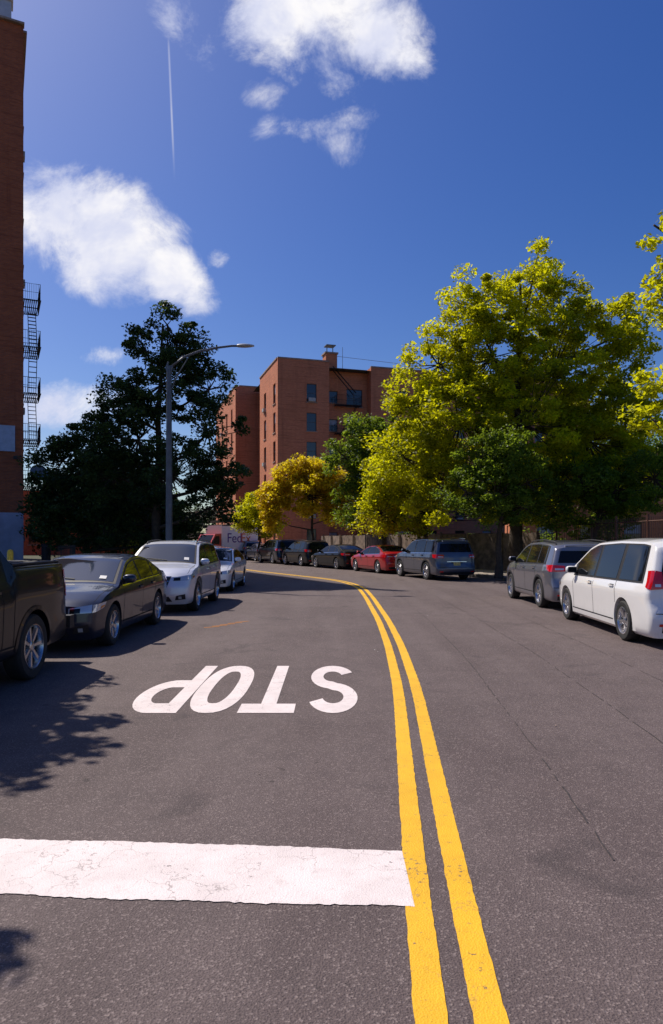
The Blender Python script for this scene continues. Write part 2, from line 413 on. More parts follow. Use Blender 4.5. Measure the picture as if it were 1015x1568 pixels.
def build_body(sp):
    c=Car(sp); L=c.L; mb=MB()
    xs=sorted(set([0,.02,.05,.09,.14]+[round(v,3) for v in np.arange(.2,L-.15,.07)]+[L-.14,L-.09,L-.05,L-.02,L]))
    def sec(x):
        zt=c.zt(x)-c.c; zl=min(c.bl(x),zt-.03); pts=[]
        hb=c.hw(x,c.zb)
        for k in(0,.4,.8): pts.append((hb*k,c.zb))
        for f in(0,.06,.16,.28,.4,.52,.64,.72,.80,.85,.90,.95,1): pts.append((None,c.zb+(zl-c.zb)*f))
        for f in(.02,.15,.35,.6,.85,1): pts.append((None,zl+(zt-zl)*f+ .0))
        P=[(c.hw(x,z) if y is None else y,z) for y,z in pts]
        yr=P[-1][0]
        for t in(.97,.9,.78,.6,.35,0): P.append((yr*t,c.zt(x)-c.c*t**4))
        full=P+[(-y,z) for y,z in reversed(P[1:-1])]
        return full
    S=[sec(x) for x in xs]; n=len(S[0])
    vs=[];fs=[]
    for x,P in zip(xs,S): vs+= [c.P(x,y,z) for y,z in P]
    for i in range(len(xs)-1):
        for k in range(n): fs.append((i*n+k,i*n+(k+1)%n,(i+1)*n+(k+1)%n,(i+1)*n+k))
    for end,x,base in((0,0,0),(1,L,(len(xs)-1)*n)):
        P=S[0] if end==0 else S[-1]; zc=(c.zb+c.zt(x))/2
        prev=[base+k for k in range(n)]
        for r in(.9,.75,.55,.3):
            o=len(vs); vs+=[c.P(x,y*r,zc+(z-zc)*r) for y,z in P]; cur=[o+k for k in range(n)]
            for k in range(n):
                q=(prev[k],cur[k],cur[(k+1)%n],prev[(k+1)%n])
                fs.append(q if end==0 else q[::-1])
            prev=cur
        o=len(vs); vs.append(c.P(x,0,zc))
        for k in range(n):
            q=(prev[k],o,prev[(k+1)%n]); fs.append(q if end==0 else q[::-1])
    mb.add(vs,fs)
    me=mb.mesh('b',[])
    bm=bmesh.new(); bm.from_mesh(me); bmesh.ops.remove_doubles(bm,verts=bm.verts,dist=.0004); bmesh.ops.recalc_face_normals(bm,faces=bm.faces); bm.to_mesh(me); bm.free()
    ob=bpy.data.objects.new('tmp',me); scene.collection.objects.link(ob)
    cu=MB(); rr=c.R+.055
    for xw in(c.xf,c.xr):
        for sg in(1,-1):
            y0=sg*(c.W/2-.30); y1=sg*(c.W/2+.3); N=32
            vs=[(xw-L/2+rr*math.cos(2*math.pi*k/N),y,c.R+rr*math.sin(2*math.pi*k/N)) for y in(y0,y1) for k in range(N)]
            f=[(k,(k+1)%N,N+(k+1)%N,N+k) for k in range(N)]+[tuple(range(N-1,-1,-1)),tuple(range(N,2*N))]
            cu.add(vs,f)
    cme=cu.mesh('c',[]); bm=bmesh.new(); bm.from_mesh(cme); bmesh.ops.recalc_face_normals(bm,faces=bm.faces); bm.to_mesh(cme); bm.free()
    co=bpy.data.objects.new('tmpc',cme); scene.collection.objects.link(co)
    md=ob.modifiers.new('b','BOOLEAN'); md.object=co; md.operation='DIFFERENCE'; md.solver='EXACT'
    dg=bpy.context.evaluated_depsgraph_get(); res=bpy.data.meshes.new_from_object(ob.evaluated_get(dg))
    bpy.data.objects.remove(ob); bpy.data.objects.remove(co)
    res.materials.clear()
    idx=[]
    for p in res.polygons:
        ce=p.center; m=0
        for xw in(c.xf,c.xr):
            d=math.hypot(ce.x-(xw-L/2),ce.z-c.R)
            if d<rr+.005 and abs(ce.y)>c.W/2-.31 and abs(ce.y)<c.W/2+.1:
                rv=Vector((ce.x-(xw-L/2),0,ce.z-c.R))
                if p.normal.dot(rv)<-.3*rv.length or (abs(ce.y)<c.W/2-.29): m=1
        if m==0 and ce.z<c.zb+c.clad: m=2
        if p.normal.z<-.9 and ce.z<c.zb+.02: m=1
        idx.append(m)
    for k in range(3): res.materials.append(M_well)
    res.polygons.foreach_set('material_index',idx)
    res.polygons.foreach_set('use_smooth',[True]*len(res.polygons)); res.set_sharp_from_angle(angle=rad(38))
    return res
WH={}
def wheel_mesh(R,style):
    if (R,style) in WH: return WH[(R,style)]
    mb=MB(); N=40; w=.115
    def lathe(prof,mat):
        vs=[(r*math.cos(2*math.pi*k/N),y,r*math.sin(2*math.pi*k/N)) for r,y in prof for k in range(N)]
        fs=[(i*N+k,i*N+(k+1)%N,(i+1)*N+(k+1)%N,(i+1)*N+k) for i in range(len(prof)-1) for k in range(N)]
        mb.add(vs,fs,mat)
    rr=R*.68
    lathe([(rr,-w*.9),(rr+.02,-w),(R-.03,-w),(R-.008,-w*.82),(R,-w*.6),(R,w*.6),(R-.008,w*.82),(R-.03,w),(rr+.02,w),(rr,w*.9)],0)
    lathe([(rr+.004,w*.97),(rr-.012,w*1.0),(rr-.02,w*.85),(rr-.03,.0)],1)
    lathe([(rr-.03,.0),(rr-.03,-w*.9),(0.01,-w*.9)],2)
    lathe([(rr*.62,w*.25),(rr*.62,w*.3),(.02,w*.3)],3)
    lathe([(rr*.24,w*.3),(rr*.24,w*.72),(rr*.17,w*.80),(.004,w*.82)],1)
    ns={0:5,1:10,2:7}[style]
    for i in range(ns):
        for dd in ((-.13,.13) if style==0 else (0,)):
            a=2*math.pi*i/ns; a1=a+dd
            p0=Vector((rr*.18*math.cos(a+dd*.8),w*.70,rr*.18*math.sin(a+dd*.8))); p1=Vector((rr*.985*math.cos(a1),w*.82,rr*.985*math.sin(a1)))
            d=(p1-p0).normalized(); t=Vector((-d.z,0,d.x)); hw0=.020 if style!=1 else .016; hw1=.024 if style!=2 else .034
            vs=[]
            for p,h in((p0,hw0),(p1,hw1)):
                for yy,hh in((0,h*.7),(-.035,h)):
                    vs+=[p+t*hh+Vector((0,yy,0)),p-t*hh+Vector((0,yy,0))]
            mb.add(vs,[(0,1,5,4),(2,0,4,6),(1,3,7,5),(3,2,6,7)],1)
    me=mb.mesh('wheel',[M_tyre,M_rim,M_dark,M_galv],35); WH[(R,style)]=me; return me
BODY={}
def vehicle(name,kind,loc,heading,pm,style=0,rails=False):
    sp=SPEC[kind]; c=Car(sp); L=c.L; W=c.W
    if kind not in BODY: BODY[kind]=build_body(sp)
    h=rad(heading); th=math.atan2(-math.cos(h),-math.sin(h))
    E=empty(name,(loc[0],loc[1],0),th)
    me=BODY[kind].copy(); me.materials.clear()
    for m in(pm,M_well,M_dark): me.materials.append(m)
    b=bpy.data.objects.new('body',me); scene.collection.objects.link(b); b.parent=E
    T=MB()
    mats=[M_dark,M_glass,M_wind,M_lamp,M_tail,M_chrome,M_amber,M_plate,pm,M_well,M_paper]
    tf=c.topf(); fr=c.front(); re=c.rear()
    x0,x1=c.wins[0][0]-.12,c.wins[-1][1]+.07
    for sg in(1,-1):
        sd=c.side(sg)
        gap=.075 if c.hatch else .07
        def dlo(xa,xb,lo,hi,offs,mat,nu=14):
            def f(i,j):
                x=xa+(xb-xa)*i; zb=c.bl(x)+lo; z1=max(zb+.004,c.zt(x)-c.c-hi)
                z=zb+(z1-zb)*j; p=sd(x,z); return p+Vector((0,sg*offs,offs*.3))
            T.grid(f,nu,4,mat)
        dlo(x0,x1,.005,gap*.45,.003,0,24)
        for a,bb in c.wins: dlo(a,bb,.025,gap*.45+.025,.007,1)
        T.grid(lambda i,j: sd(x0+(x1-x0)*i,c.bl(x0+(x1-x0)*i)-.004+.018*j)+Vector((0,sg*.009,0)),24,1,5 if kind in('sedan','bigsuv') else 0)
        for xs in c.seams:
            zl=c.zb+.15
            if abs(xs-c.xr)<c.R+.1: zl=c.R+math.sqrt(max(0,(c.R+.08)**2-(xs-c.xr)**2))
            if abs(xs-c.xf)<c.R+.1: zl=c.R+math.sqrt(max(0,(c.R+.08)**2-(xs-c.xf)**2))
            T.grid(lambda i,j: sd(xs-.006+.012*i,zl+(c.bl(xs)-zl)*j)+Vector((0,sg*.002,0)),1,10,9)
        zs=c.zb+.14
        T.grid(lambda i,j: sd(c.xf+c.R+.1+(c.xr-c.xf-2*c.R-.2)*i,zs+.02*j)+Vector((0,sg*.003,0)),12,1,9)
        for k,xs in enumerate(c.seams[1:3]):
            if kind=='pickup' and k>1: continue
            x=xs-.16; z=c.bl(x)-.10; p=sd(x,z)+Vector((0,sg*.022,0)); T.box(p,(.19,.022,.028),8 if kind!='suv' else 5)
            T.box(p-Vector((0,sg*.02,0)),(.15,.02,.05),9)
        if c.clad>.05 and kind!='sedan':
            for xw in(c.xf,c.xr):
                def f(i,j):
                    a=rad(-12+204*i); r=c.R+.052+.055*j; x=xw+r*math.cos(a); z=max(c.zb+.02,c.R+r*math.sin(a))
                    return sd(x,z)+Vector((0,sg*(.012-.006*j),0))
                T.grid(f,26,1,0 if kind!='pickup' else 8)
        hz=c.zt(.12)-.10
        if kind=='pickup': hz=.98
        f0,f1=(.60,.99)
        hwF=c.hw(0,hz)
        patch(T,fr,[(sg*hwF*f0,hz-.08),(sg*hwF*f1,hz-.07),(sg*hwF*f1,hz+.05),(sg*hwF*f0,hz+.0)],.008,3,8,4)
        patch(T,sd,[(.0,hz-.07),(.34,hz-.01),(.42,hz+.075),(.0,hz+.05)],.008,3,8,3)
        patch(T,fr,[(sg*hwF*f0*1.04,hz-.075),(sg*hwF*.80,hz-.07),(sg*hwF*.80,hz-.0),(sg*hwF*f0*1.04,hz-.01)],.011,1,4,3)
        patch(T,sd,[(.18,hz-.03),(.34,hz+.0),(.36,hz+.03),(.2,hz+.02)],.010,6,4,2)
        patch(T,fr,[(sg*hwF*.66,c.zb+.10),(sg*hwF*.94,c.zb+.12),(sg*hwF*.94,c.zb+.24),(sg*hwF*.70,c.zb+.2)],.006,0,5,3)
        patch(T,fr,[(sg*hwF*.76,c.zb+.13),(sg*hwF*.84,c.zb+.13),(sg*hwF*.84,c.zb+.19),(sg*hwF*.76,c.zb+.19)],.010,3,3,2)
        hr=c.hw(L,.9)
        if kind in('van',): q=(.80,1.0,.92,1.22)
        elif kind=='pickup': q=(.88,1.0,.92,1.30)
        elif c.hatch: q=(.66,1.0,.93,1.10)
        else: q=(.58,1.0,.80,.95)
        patch(T,re,[(sg*hr*q[0],q[2]+.02),(sg*hr*q[1],q[2]),(sg*c.hw(L,q[3])*q[1],q[3]),(sg*hr*q[0],q[3]-.02)],.010,4,6,4)
        patch(T,re,[(sg*hr*(q[0]+.04),q[2]+.05),(sg*hr*.93,q[2]+.05),(sg*hr*.93,q[2]+.09),(sg*hr*(q[0]+.04),q[2]+.09)],.013,3,4,1)
        ln=.16 if kind in('van','pickup') else .38
        patch(T,sd,[(L,q[2]),(L-ln*.7,q[2]+.04),(L-ln,q[3]-.01),(L,q[3])],.010,4,6,3)
        patch(T,re,[(sg*hr*.72,.36),(sg*hr*.9,.36),(sg*hr*.9,.40),(sg*hr*.72,.40)],.006,4,3,1)
        xm=c.wins[0][0]+.02; zm=c.bl(xm)+.10; p=sd(xm,zm)
        rx,ry,rz=.075,.11,.075
        cc=p+Vector((-.02,sg*.13,.01))
        def ms(u,v):
            a=u*2*math.pi; e=(v-.5)*math.pi
            x=math.copysign(abs(math.cos(e)*math.cos(a))**.7,math.cos(a)); y=math.copysign(abs(math.cos(e)*math.sin(a))**.7,math.sin(a)); z=math.copysign(abs(math.sin(e))**.7,math.sin(e))
            return cc+Vector((x*rx,y*ry,z*rz))
        T.grid(ms,14,8,8)
        T.quad(cc+Vector((rx*1.02,-.085,-.055)),cc+Vector((rx*1.02,.085,-.055)),cc+Vector((rx*1.02,.085,.055)),cc+Vector((rx*1.02,-.085,.055)),1)
        T.tube([p+Vector((0,-sg*.01,-.07)),cc+Vector((0,-sg*.03,-.04))],[.022,.018],6,0)
        if rails:
            pts=[tf(x,sg*.88)+Vector((0,0,.045)) for x in np.linspace(c.ws[1]+.2,L-.45,8)]
            pts=[tf(c.ws[1]+.1,sg*.88)]+pts+[tf(L-.35,sg*.88)]
            T.tube(pts,[.016]*len(pts),6,5 if kind!='suv' else 0)
    def wsf(xa,xb,mat,s=.88,o=.006):
        def f(i,j):
            x=xa+(xb-xa)*i; t=s*(2*j-1); e=.01
            p=tf(x,t); n=(tf(x+e,t)-tf(x-e,t)).cross(tf(x,t+.01)-tf(x,t-.01)).normalized()
            if n.z<0: n=-n
            return p+n*o
        T.grid(f,10,12,mat)
    wsf(c.ws[0]-.05,c.ws[1]+.02,0,.93,.003); wsf(c.ws[0],c.ws[1]-.03,2,.87,.007)
    if kind!='van':
        for k in(-1,1):
            a=tf(c.ws[0]+.02,k*.1)+Vector((0,0,.02)); bq=tf(c.ws[0]+.12,k*.1+.62*1)+Vector((0,0,.02)) if k<0 else tf(c.ws[0]+.1,.75)+Vector((0,0,.02))
            T.tube([a,bq],[.008,.006],4,0)
    T.grid(lambda i,j: tf(c.ws[0]+.06+.10*i,-.72+.14*j)+Vector((-.006,0,.016)),2,2,10)
    if c.rw: wsf(c.rw[0]-.02,c.rw[1]+.03,0,.9,.003); wsf(c.rw[0]+.02,c.rw[1]-.03,1,.84,.007)
    if c.hatch:
        zt=c.zt(L)-.10; zb=c.bl(L)+.03
        patch(T,re,[(-c.hw(L,zb)*.90,zb),(c.hw(L,zb)*.90,zb),(c.hw(L,zt)*.88,zt),(-c.hw(L,zt)*.88,zt)],.006,1,12,6)
        patch(T,re,[(-.45,.78),(.45,.78),(.45,.81),(-.45,.81)],.012,5,6,1)
        patch(T,re,[(-.26,.62),(.26,.62),(.28,.77),(-.28,.77)],.004,0,6,2)
        patch(T,re,[(-.16,.625),(.16,.625),(.16,.765),(-.16,.765)],.014,7,2,2)
        patch(T,re,[(-.75,.26),(.75,.26),(.75,.36),(-.75,.36)],.006,0,6,2)
        T.tube([tf(L-.1,-.7)+Vector((.06,0,.0)),tf(L-.1,0)+Vector((.09,0,.01)),tf(L-.1,.7)+Vector((.06,0,.0))],[.02,.028,.02],6,8)
        T.tube([re(0,zb+.02)+Vector((.02,0,0)),re(.35,zb+.08)+Vector((.03,0,0))],[.01,.008],4,0)
        T.grid(lambda i,j: re(-.85+1.7*i,.55+.012*j)+Vector((.004,0,0)),10,1,9)
    else:
        patch(T,re,[(-.16,.66),(.16,.66),(.16,.80),(-.16,.80)],.014,7,2,2)
        patch(T,re,[(-.42,.86),(.42,.86),(.42,.89),(-.42,.89)],.010,5,6,1)
        patch(T,re,[(-.7,.25),(.7,.25),(.7,.36),(-.7,.36)],.006,0,6,2)
        T.grid(lambda i,j: re(-.8+1.6*i,.58+.012*j)+Vector((.004,0,0)),10,1,9)
    hz=c.zt(.12)-.10
    gw=.44*W/1.82; g0,g1=c.zb+.30,hz+.03
    patch(T,fr,[(-gw*.72,g0),(gw*.72,g0),(gw,g1),(-gw,g1)],.008,0,10,4)
    for k in range(4):
        z=g0+.03+(g1-g0-.05)*k/3.; a=gw*(.74+.22*k/3.)
        patch(T,fr,[(-a,z),(a,z),(a,z+.014),(-a,z+.014)],.016,5,10,1)
    patch(T,fr,[(-gw*1.05,c.zb+.07),(gw*1.05,c.zb+.07),(gw*.9,c.zb+.19),(-gw*.9,c.zb+.19)],.007,0,8,2)
    patch(T,fr,[(-.16,c.zb+.22),(.16,c.zb+.22),(.16,c.zb+.36),(-.16,c.zb+.36)],.024,7,2,2)
    patch(T,fr,[(-.07,hz-.04),(.07,hz-.04),(.07,hz+.02),(-.07,hz+.02)],.022,5,2,2)
    for sg in(-1,1):
        T.grid(lambda i,j: tf(.16+(c.ws[0]-.25)*i,sg*(.90+.008*j))+Vector((0,0,.002)),14,1,9)
    if kind=='pickup':
        T.grid(lambda i,j: tf(4.12+1.55*i,-.86+1.72*j)+Vector((0,0,.004)),2,4,0)
        for sg in(-1,1): T.tube([tf(4.1,sg*.93)+Vector((0,0,.02)),tf(5.7,sg*.93)+Vector((0,0,.02))],[.022,.022],6,0)
        for k in range(5): T.tube([tf(4.3+k*.3,-.84)+Vector((0,0,.01)),tf(4.3+k*.3,.84)+Vector((0,0,.01))],[.012,.012],4,0)
        T.box((L/2+.06,0,.55),(.16,1.86,.17),0)
        T.box((L/2+.14,0,.48),(.05,.5,.1),0)
    T.obj('fittings',mats,E,38)
    wm=wheel_mesh(c.R,style)
    i=0
    for xw in(c.xf,c.xr):
        for sg in(1,-1):
            i+=1
            o=bpy.data.objects.new('wheel_%d'%i,wm); scene.collection.objects.link(o); o.parent=E
            o.location=(xw-L/2,sg*(W/2-.135),c.R); o.rotation_euler=(0,random.random()*6,0 if sg>0 else math.pi)
    return E
P_black=paint('paint_black',(.004,.005,.007),0,.35,.45)
P_slate=paint('paint_slate_blue',(.022,.028,.050),.45,.3,.8)
P_silverW=paint('paint_light_silver',(.66,.68,.74),.3,.35)
P_white=paint('paint_white',(.84,.83,.82),.0,.35)
P_silver=paint('paint_silver_grey',(.24,.24,.28),.7,.34)
P_grey=paint('paint_grey',(.09,.10,.14),.6,.34)
P_red=paint('paint_red',(.50,.006,.015),.2,.32)
P_blue=paint('paint_dark_blue',(.012,.016,.035),.3,.3)
vehicle('pickup_truck','pickup',(-4.62,6.75),180,P_black,2)
vehicle('parked_sedan','sedan',(-4.40,12.5),180,P_slate,0)
vehicle('parked_suv','suv',(-4.13,17.9),180,P_silverW,0,True)
vehicle('parked_sedan','sedan',(-4.15,24.2),180,P_white,1)
vehicle('parked_minivan','van',(5.95,13.0),2,P_white,0,False)
vehicle('parked_suv','suv',(6.15,18.55),0,P_silver,0,True)
vehicle('parked_suv','bigsuv',(4.55,30.9),-17,P_grey,1,True)
vehicle('parked_sedan','sedan',(2.65,36.4),-22,P_red,1)
vehicle('parked_sedan','sedan',(.45,41.3),-27,P_black,0)
vehicle('parked_suv','suv',(-1.75,45.9),-26,P_black,1,True)
vehicle('parked_suv','bigsuv',(-3.95,50.7),-24,P_blue,0)
vehicle('parked_sedan','sedan',(-5.7,55.9),-20,P_grey,0)
vehicle('parked_suv','suv',(-7.3,60.9),-17,P_silver,0)
vehicle('parked_suv','suv',(-8.6,66.2),-15,P_red,0)
vehicle('parked_sedan','sedan',(-5.3,30.0),166,P_black,0)
vehicle('parked_suv','suv',(-8.4,36.2),152,P_blue,0)

def delivery_truck(loc,heading):
    h=rad(heading); th=math.atan2(-math.cos(h),-math.sin(h))
    E=empty('delivery_truck',(loc[0],loc[1],0),th)
    mb=MB(); Wd=2.2
    def rbox(x0,x1,y0,y1,z0,z1,m): mb.box(((x0+x1)/2,(y0+y1)/2,(z0+z1)/2),(x1-x0,y1-y0,z1-z0),m)
    rbox(-.6,3.4,-1.1,1.1,.75,2.95,0)
    for y in(-1.11,1.11):
        for z in(.78,2.92): rbox(-.6,3.4,y-.02,y+.02,z-.03,z+.03,2)
    pr=[(-.62,.45),(-.62,2.25),(-1.25,2.2),(-1.75,1.35),(-2.35,1.2),(-2.45,.9),(-2.45,.45)]
    n=len(pr); vs=[(x,-1.0,z) for x,z in pr]+[(x,1.0,z) for x,z in pr]
    mb.add(vs,[tuple(range(n)),tuple(range(2*n-1,n-1,-1))]+[(i,i+n,(i+1)%n+n,(i+1)%n) for i in range(n)],1)
    mb.quad((-1.30,-.85,2.13),(-1.30,.85,2.13),(-1.745,.85,1.40),(-1.745,-.85,1.40),3)
    for sg in(-1,1):
        y=sg*1.006; mb.add([(-.8,y,1.35),(-1.6,y,1.38),(-1.22,y,2.05),(-.8,y,2.05)],[(0,1,2,3)],3)
        rbox(-2.47,-2.44,sg*.75-.15,sg*.75+.15,.8,.98,4)
        rbox(-1.6,-1.5,sg*1.12-.1,sg*1.12+.1,1.35,1.7,5)
    rbox(-2.48,-2.44,-.5,.5,.7,1.05,5); rbox(-2.55,-2.4,-1.0,1.0,.42,.62,5)
    rbox(-2.3,3.3,-.4,.4,.45,.75,5)
    mb.obj('truck_body',[P_white,paint('paint_cab_red',(.6,.03,.015),0,.4),M_galv,M_glass,M_lamp,M_dark],E)
    wm=wheel_mesh(.40,2)
    for i,(x,y) in enumerate([(-1.75,.88),(-1.75,-.88),(2.3,.92),(2.3,-.92)]):
        o=bpy.data.objects.new('wheel_%d'%(i+1),wm); scene.collection.objects.link(o); o.parent=E; o.location=(x,y,.4); o.rotation_euler=(0,0,0 if y>0 else math.pi)
    for txt,col,x in(('Fed',(.10,.03,.25),.0),('Ex',(.8,.16,.02),1.52)):
        for sg in(1,-1):
            cu=bpy.data.curves.new('lettering','FONT'); cu.body=txt; cu.size=1.15; cu.extrude=.003
            o=bpy.data.objects.new('lettering',cu); scene.collection.objects.link(o); o.parent=E
            cu.materials.append(simple('lettering_'+txt,col,.5))
            if sg<0: o.location=(x-.1,-1.112,1.5); o.rotation_euler=(rad(90),0,0)
            else: o.location=(2.9-x,1.112,1.5); o.rotation_euler=(rad(90),0,rad(180))
delivery_truck((-9.6,58.5),222)

# ------------------------------------------------------------------ buildings
def wall(mb,o,u,W,H,wins,mw=0,rev=.16,mg=1,mf=2,ms=3,z0=0):
    o=Vector(o);u=Vector(u).normalized(); n=Vector((u.y,-u.x,0)); Z=Vector((0,0,1))
    us=sorted(set([0,W]+[a for w in wins for a in(w[0],w[0]+w[2])])); zs=sorted(set([z0,H]+[a for w in wins for a in(w[1],w[1]+w[3])]))
    P=lambda a,b,d=0: o+u*a+Z*b+n*d
    for i in range(len(us)-1):
        for j in range(len(zs)-1):
            ca,cb=(us[i]+us[i+1])/2,(zs[j]+zs[j+1])/2
            if any(w[0]<ca<w[0]+w[2] and w[1]<cb<w[1]+w[3] for w in wins): continue
            mb.quad(P(us[i],zs[j]),P(us[i+1],zs[j]),P(us[i+1],zs[j+1]),P(us[i],zs[j+1]),mw)
    rot=Matrix.Rotation(math.atan2(u.y,u.x),3,'Z')
    for a,b,w,h in [x[:4] for x in wins]:
        r=-rev
        mb.quad(P(a,b),P(a,b+h),P(a,b+h,r),P(a,b,r),mw); mb.quad(P(a+w,b),P(a+w,b,r),P(a+w,b+h,r),P(a+w,b+h),mw)
        mb.quad(P(a,b+h),P(a+w,b+h),P(a+w,b+h,r),P(a,b+h,r),mw); mb.quad(P(a,b),P(a,b,r),P(a+w,b,r),P(a+w,b),mw)
        mb.quad(P(a,b,r),P(a,b+h,r),P(a+w,b+h,r),P(a+w,b,r),mg)
        t=.05
        for (ca,cb,sx,sz) in((a+t/2,b+h/2,t,h),(a+w-t/2,b+h/2,t,h),(a+w/2,b+h-t/2,w-2*t,t),(a+w/2,b+t/2,w-2*t,t),(a+w/2,b+h*.5,w-2*t,.05)):
            mb.box(P(ca,cb,r+.02),(sx,.04,sz),mf,rot)
        if w>1.4: mb.box(P(a+w/2,b+h/2,r+.022),(.05,.045,h-2*t),mf,rot)
        mb.box(P(a+w/2,b-.05,.03),(w+.16,.10,.09),ms,rot)
        k=random.random()
        if k<.35: mb.quad(P(a+t,b+h*.5,r+.004),P(a+t,b+h-t,r+.004),P(a+w-t,b+h-t,r+.004),P(a+w-t,b+h*.5,r+.004),4)
        elif k<.6 and w<1.5:
            mb.box(P(a+w/2,b+.2,.06),(w*.7,.4,.36),5,rot)
def poly_roof(mb,pts,z,mat): mb.add([(p[0],p[1],z) for p in pts],[tuple(range(len(pts)))],mat)
M_curt=simple('curtain',(.30,.34,.40),.9,noise=.2,nscale=2); M_ac=simple('air_conditioner',(.4,.4,.38),.6,noise=.2)
M_roof=simple('roof_felt',(.06,.06,.06),.9)
BM=lambda br:[br,M_glassB,M_frame,M_stone,M_curt,M_ac,M_lav,M_roof]
def fire_escape(mb,o,u,w,levels,depth=1.05,mat=0):
    o=Vector(o);u=Vector(u).normalized(); n=Vector((u.y,-u.x,0)); rot=Matrix.Rotation(math.atan2(u.y,u.x),3,'Z')
    P=lambda a,b,d: o+u*a+Vector((0,0,b))+n*d
    for li,z in enumerate(levels):
        for k in range(9): mb.box(P(w/2,z,.08+depth*k/8.5),(w,.05,.03),mat,rot)
        for k in range(3): mb.box(P(w*k/2*.98+.02,z-.04,depth/2),(.05,depth,.05),mat,rot)
        for hh in(.45,.95):
            mb.tube([P(0,z+hh,0),P(0,z+hh,depth),P(w,z+hh,depth),P(w,z+hh,0)],[.018]*4,4,mat)
        for k in range(int(w/.14)+1): mb.tube([P(k*.14,z,depth),P(k*.14,z+.95,depth)],[.009,.009],4,mat)
        for k in range(8): 
            for e in(0,w): mb.tube([P(e,z,depth*k/8),P(e,z+.95,depth*k/8)],[.009,.009],4,mat)
        if li>0:
            zt=levels[li-1]; s=1 if li%2 else -1
            a0,a1=(w*.2,w*.85) if s>0 else (w*.8,w*.15)
            for d in(.35,.8): mb.tube([P(a0,z,d),P(a1,zt,d)],[.022,.022],4,mat)
            for k in range(10):
                f=(k+.5)/10; mb.box(P(a0+(a1-a0)*f,z+(zt-z)*f,.575),(.16,.45,.02),mat,rot)
A=Vector((-18.05,40,0)); D=Vector((-.44,.898,0)).normalized()
Wd=Vector((-.898,-.44,0)).normalized()
E=empty('brick_apartment_tower')
mb=MB(); H=31.8; Wl=18; Ds=22
o=A+Wd*Wl
wins=[(3+3.2*i,1.6+2.8*j,1.1,1.5) for i in range(4) for j in range(1,10)]
wall(mb,o,-Wd,Wl,H,wins,z0=3.3)
wall(mb,o,-Wd,Wl,3.3,[],mw=6)
wins=[(1.6+3.4*i,1.6+2.8*j,1.1,1.5) for i in range(6) for j in range(0,10)]
wall(mb,A,D,Ds,H,wins)
B2=A+D*Ds; wall(mb,B2,Wd,Wl,H,[]); wall(mb,B2+Wd*Wl,-D,Ds,H,[])
poly_roof(mb,[A,A+D*Ds,B2+Wd*Wl,o],H-.5,7)
rotW=Matrix.Rotation(math.atan2(-Wd.y,-Wd.x),3,'Z')
mb.box(A+Wd*Wl/2+Vector((0,0,H+.06)),(Wl+.1,.42,.12),3,rotW)
rotD=Matrix.Rotation(math.atan2(D.y,D.x),3,'Z')
mb.box(A+D*(Ds/2+.3)+Vector((0,0,H+.06)),(Ds-.4,.42,.118),3,rotD)
mb.obj('walls',BM(M_brickD),E,uv=True)
mb=MB(); p=A+Wd*1.0+D*1.2
mb.box(p+Vector((0,0,H+.9)),(.75,.75,1.9),0,rotW); mb.box(p+Vector((0,0,H+1.9)),(.95,.95,.12),0,rotW); mb.tube([p+Vector((0,0,H+1.9)),p+Vector((0,0,H+4.2))],[.25,.25],12,0)
mb.obj('roof_vent',[simple('vent_metal',(.5,.5,.52),.5,.2,noise=.1)],E)
mb=MB(); fire_escape(mb,A+D*.7,D,3.0,[16.1,13.3,10.5,7.7,4.9],.95); mb.obj('fire_escape',[M_iron],E)
nW=Vector((.44,-.898,0)).normalized()
mb=MB(); mb.box(A+Wd*1.55+nW*.06+Vector((0,0,7.6)),(2.2,.06,1.5),0,rotW); mb.obj('wall_sign',[simple('sign_panel',(.42,.46,.58),.5,noise=.1)],E)
mb=MB(); dc=A+Vector((.95,-.15,5.6)); R=.5
dirn=Vector((.55,-.75,.35)).normalized(); uu=dirn.cross(Vector((0,0,1))).normalized(); vv=uu.cross(dirn)
mb.grid(lambda i,j: dc+(uu*math.cos(i*6.2832)+vv*math.sin(i*6.2832))*R*j+dirn*(.12*j*j),24,6,0)
mb.tube([dc-vv*.4,dc+dirn*.45-vv*.1],[.015,.015],5,1); mb.box(dc+dirn*.45-vv*.08,(.1,.1,.1),1)
mb.tube([A+Vector((-.05,0,5.2)),dc-dirn*.02],[.03,.03],6,1); mb.obj('satellite_dish',[simple('dish_grey',(.16,.17,.19),.5),M_iron],E)
mb=MB(); mb.tube([A+Vector((-.1,-.1,6.6)),A+Vector((-.15,-.5,6.5))],[.05,.04],6); mb.box(A+Vector((-.1,-.6,6.45)),(.22,.45,.18)); mb.obj('security_camera',[M_iron],E)

E=empty('brick_apartment_building')
ang=rad(17); U=Vector((math.cos(ang),math.sin(ang),0)); V=Vector((-U.y,U.x,0)); O=Vector((-5.2,66,0)); H=19.3
mb=MB()
fl=[.9+2.85*j for j in range(6)]
wins=[(2.9,z+.1,1.0,1.8) for z in fl]
wall(mb,O,U,5.2,H,wins)
o2=O+U*5.2+V*1.2
wall(mb,O+U*5.2,V,1.2,H,[])
wins=[(.35,z+.4,.9,1.2) for z in fl]+[(2.2,z+.1,1.7,1.8) for z in fl]
wall(mb,o2,U,4.4,H-.35,wins)
o3=O+U*9.6
wall(mb,o3+V*1.2,-V,1.2,H-.2,[])
wins=[(3+3.2*i,z+.1,1.1,1.7) for i in range(7) for z in fl]
wall(mb,o3,U,26,H-.2,wins)
wins=[(1.0,z,1.1,2.0) for z in fl]+[(5.6,z,1.1,2.0) for z in fl]
wall(mb,O+V*9,-V,9,H,[(9-a-w_,b,w_,h_) for a,b,w_,h_ in wins])
Q=O+V*9-U*2.0+V*4.2
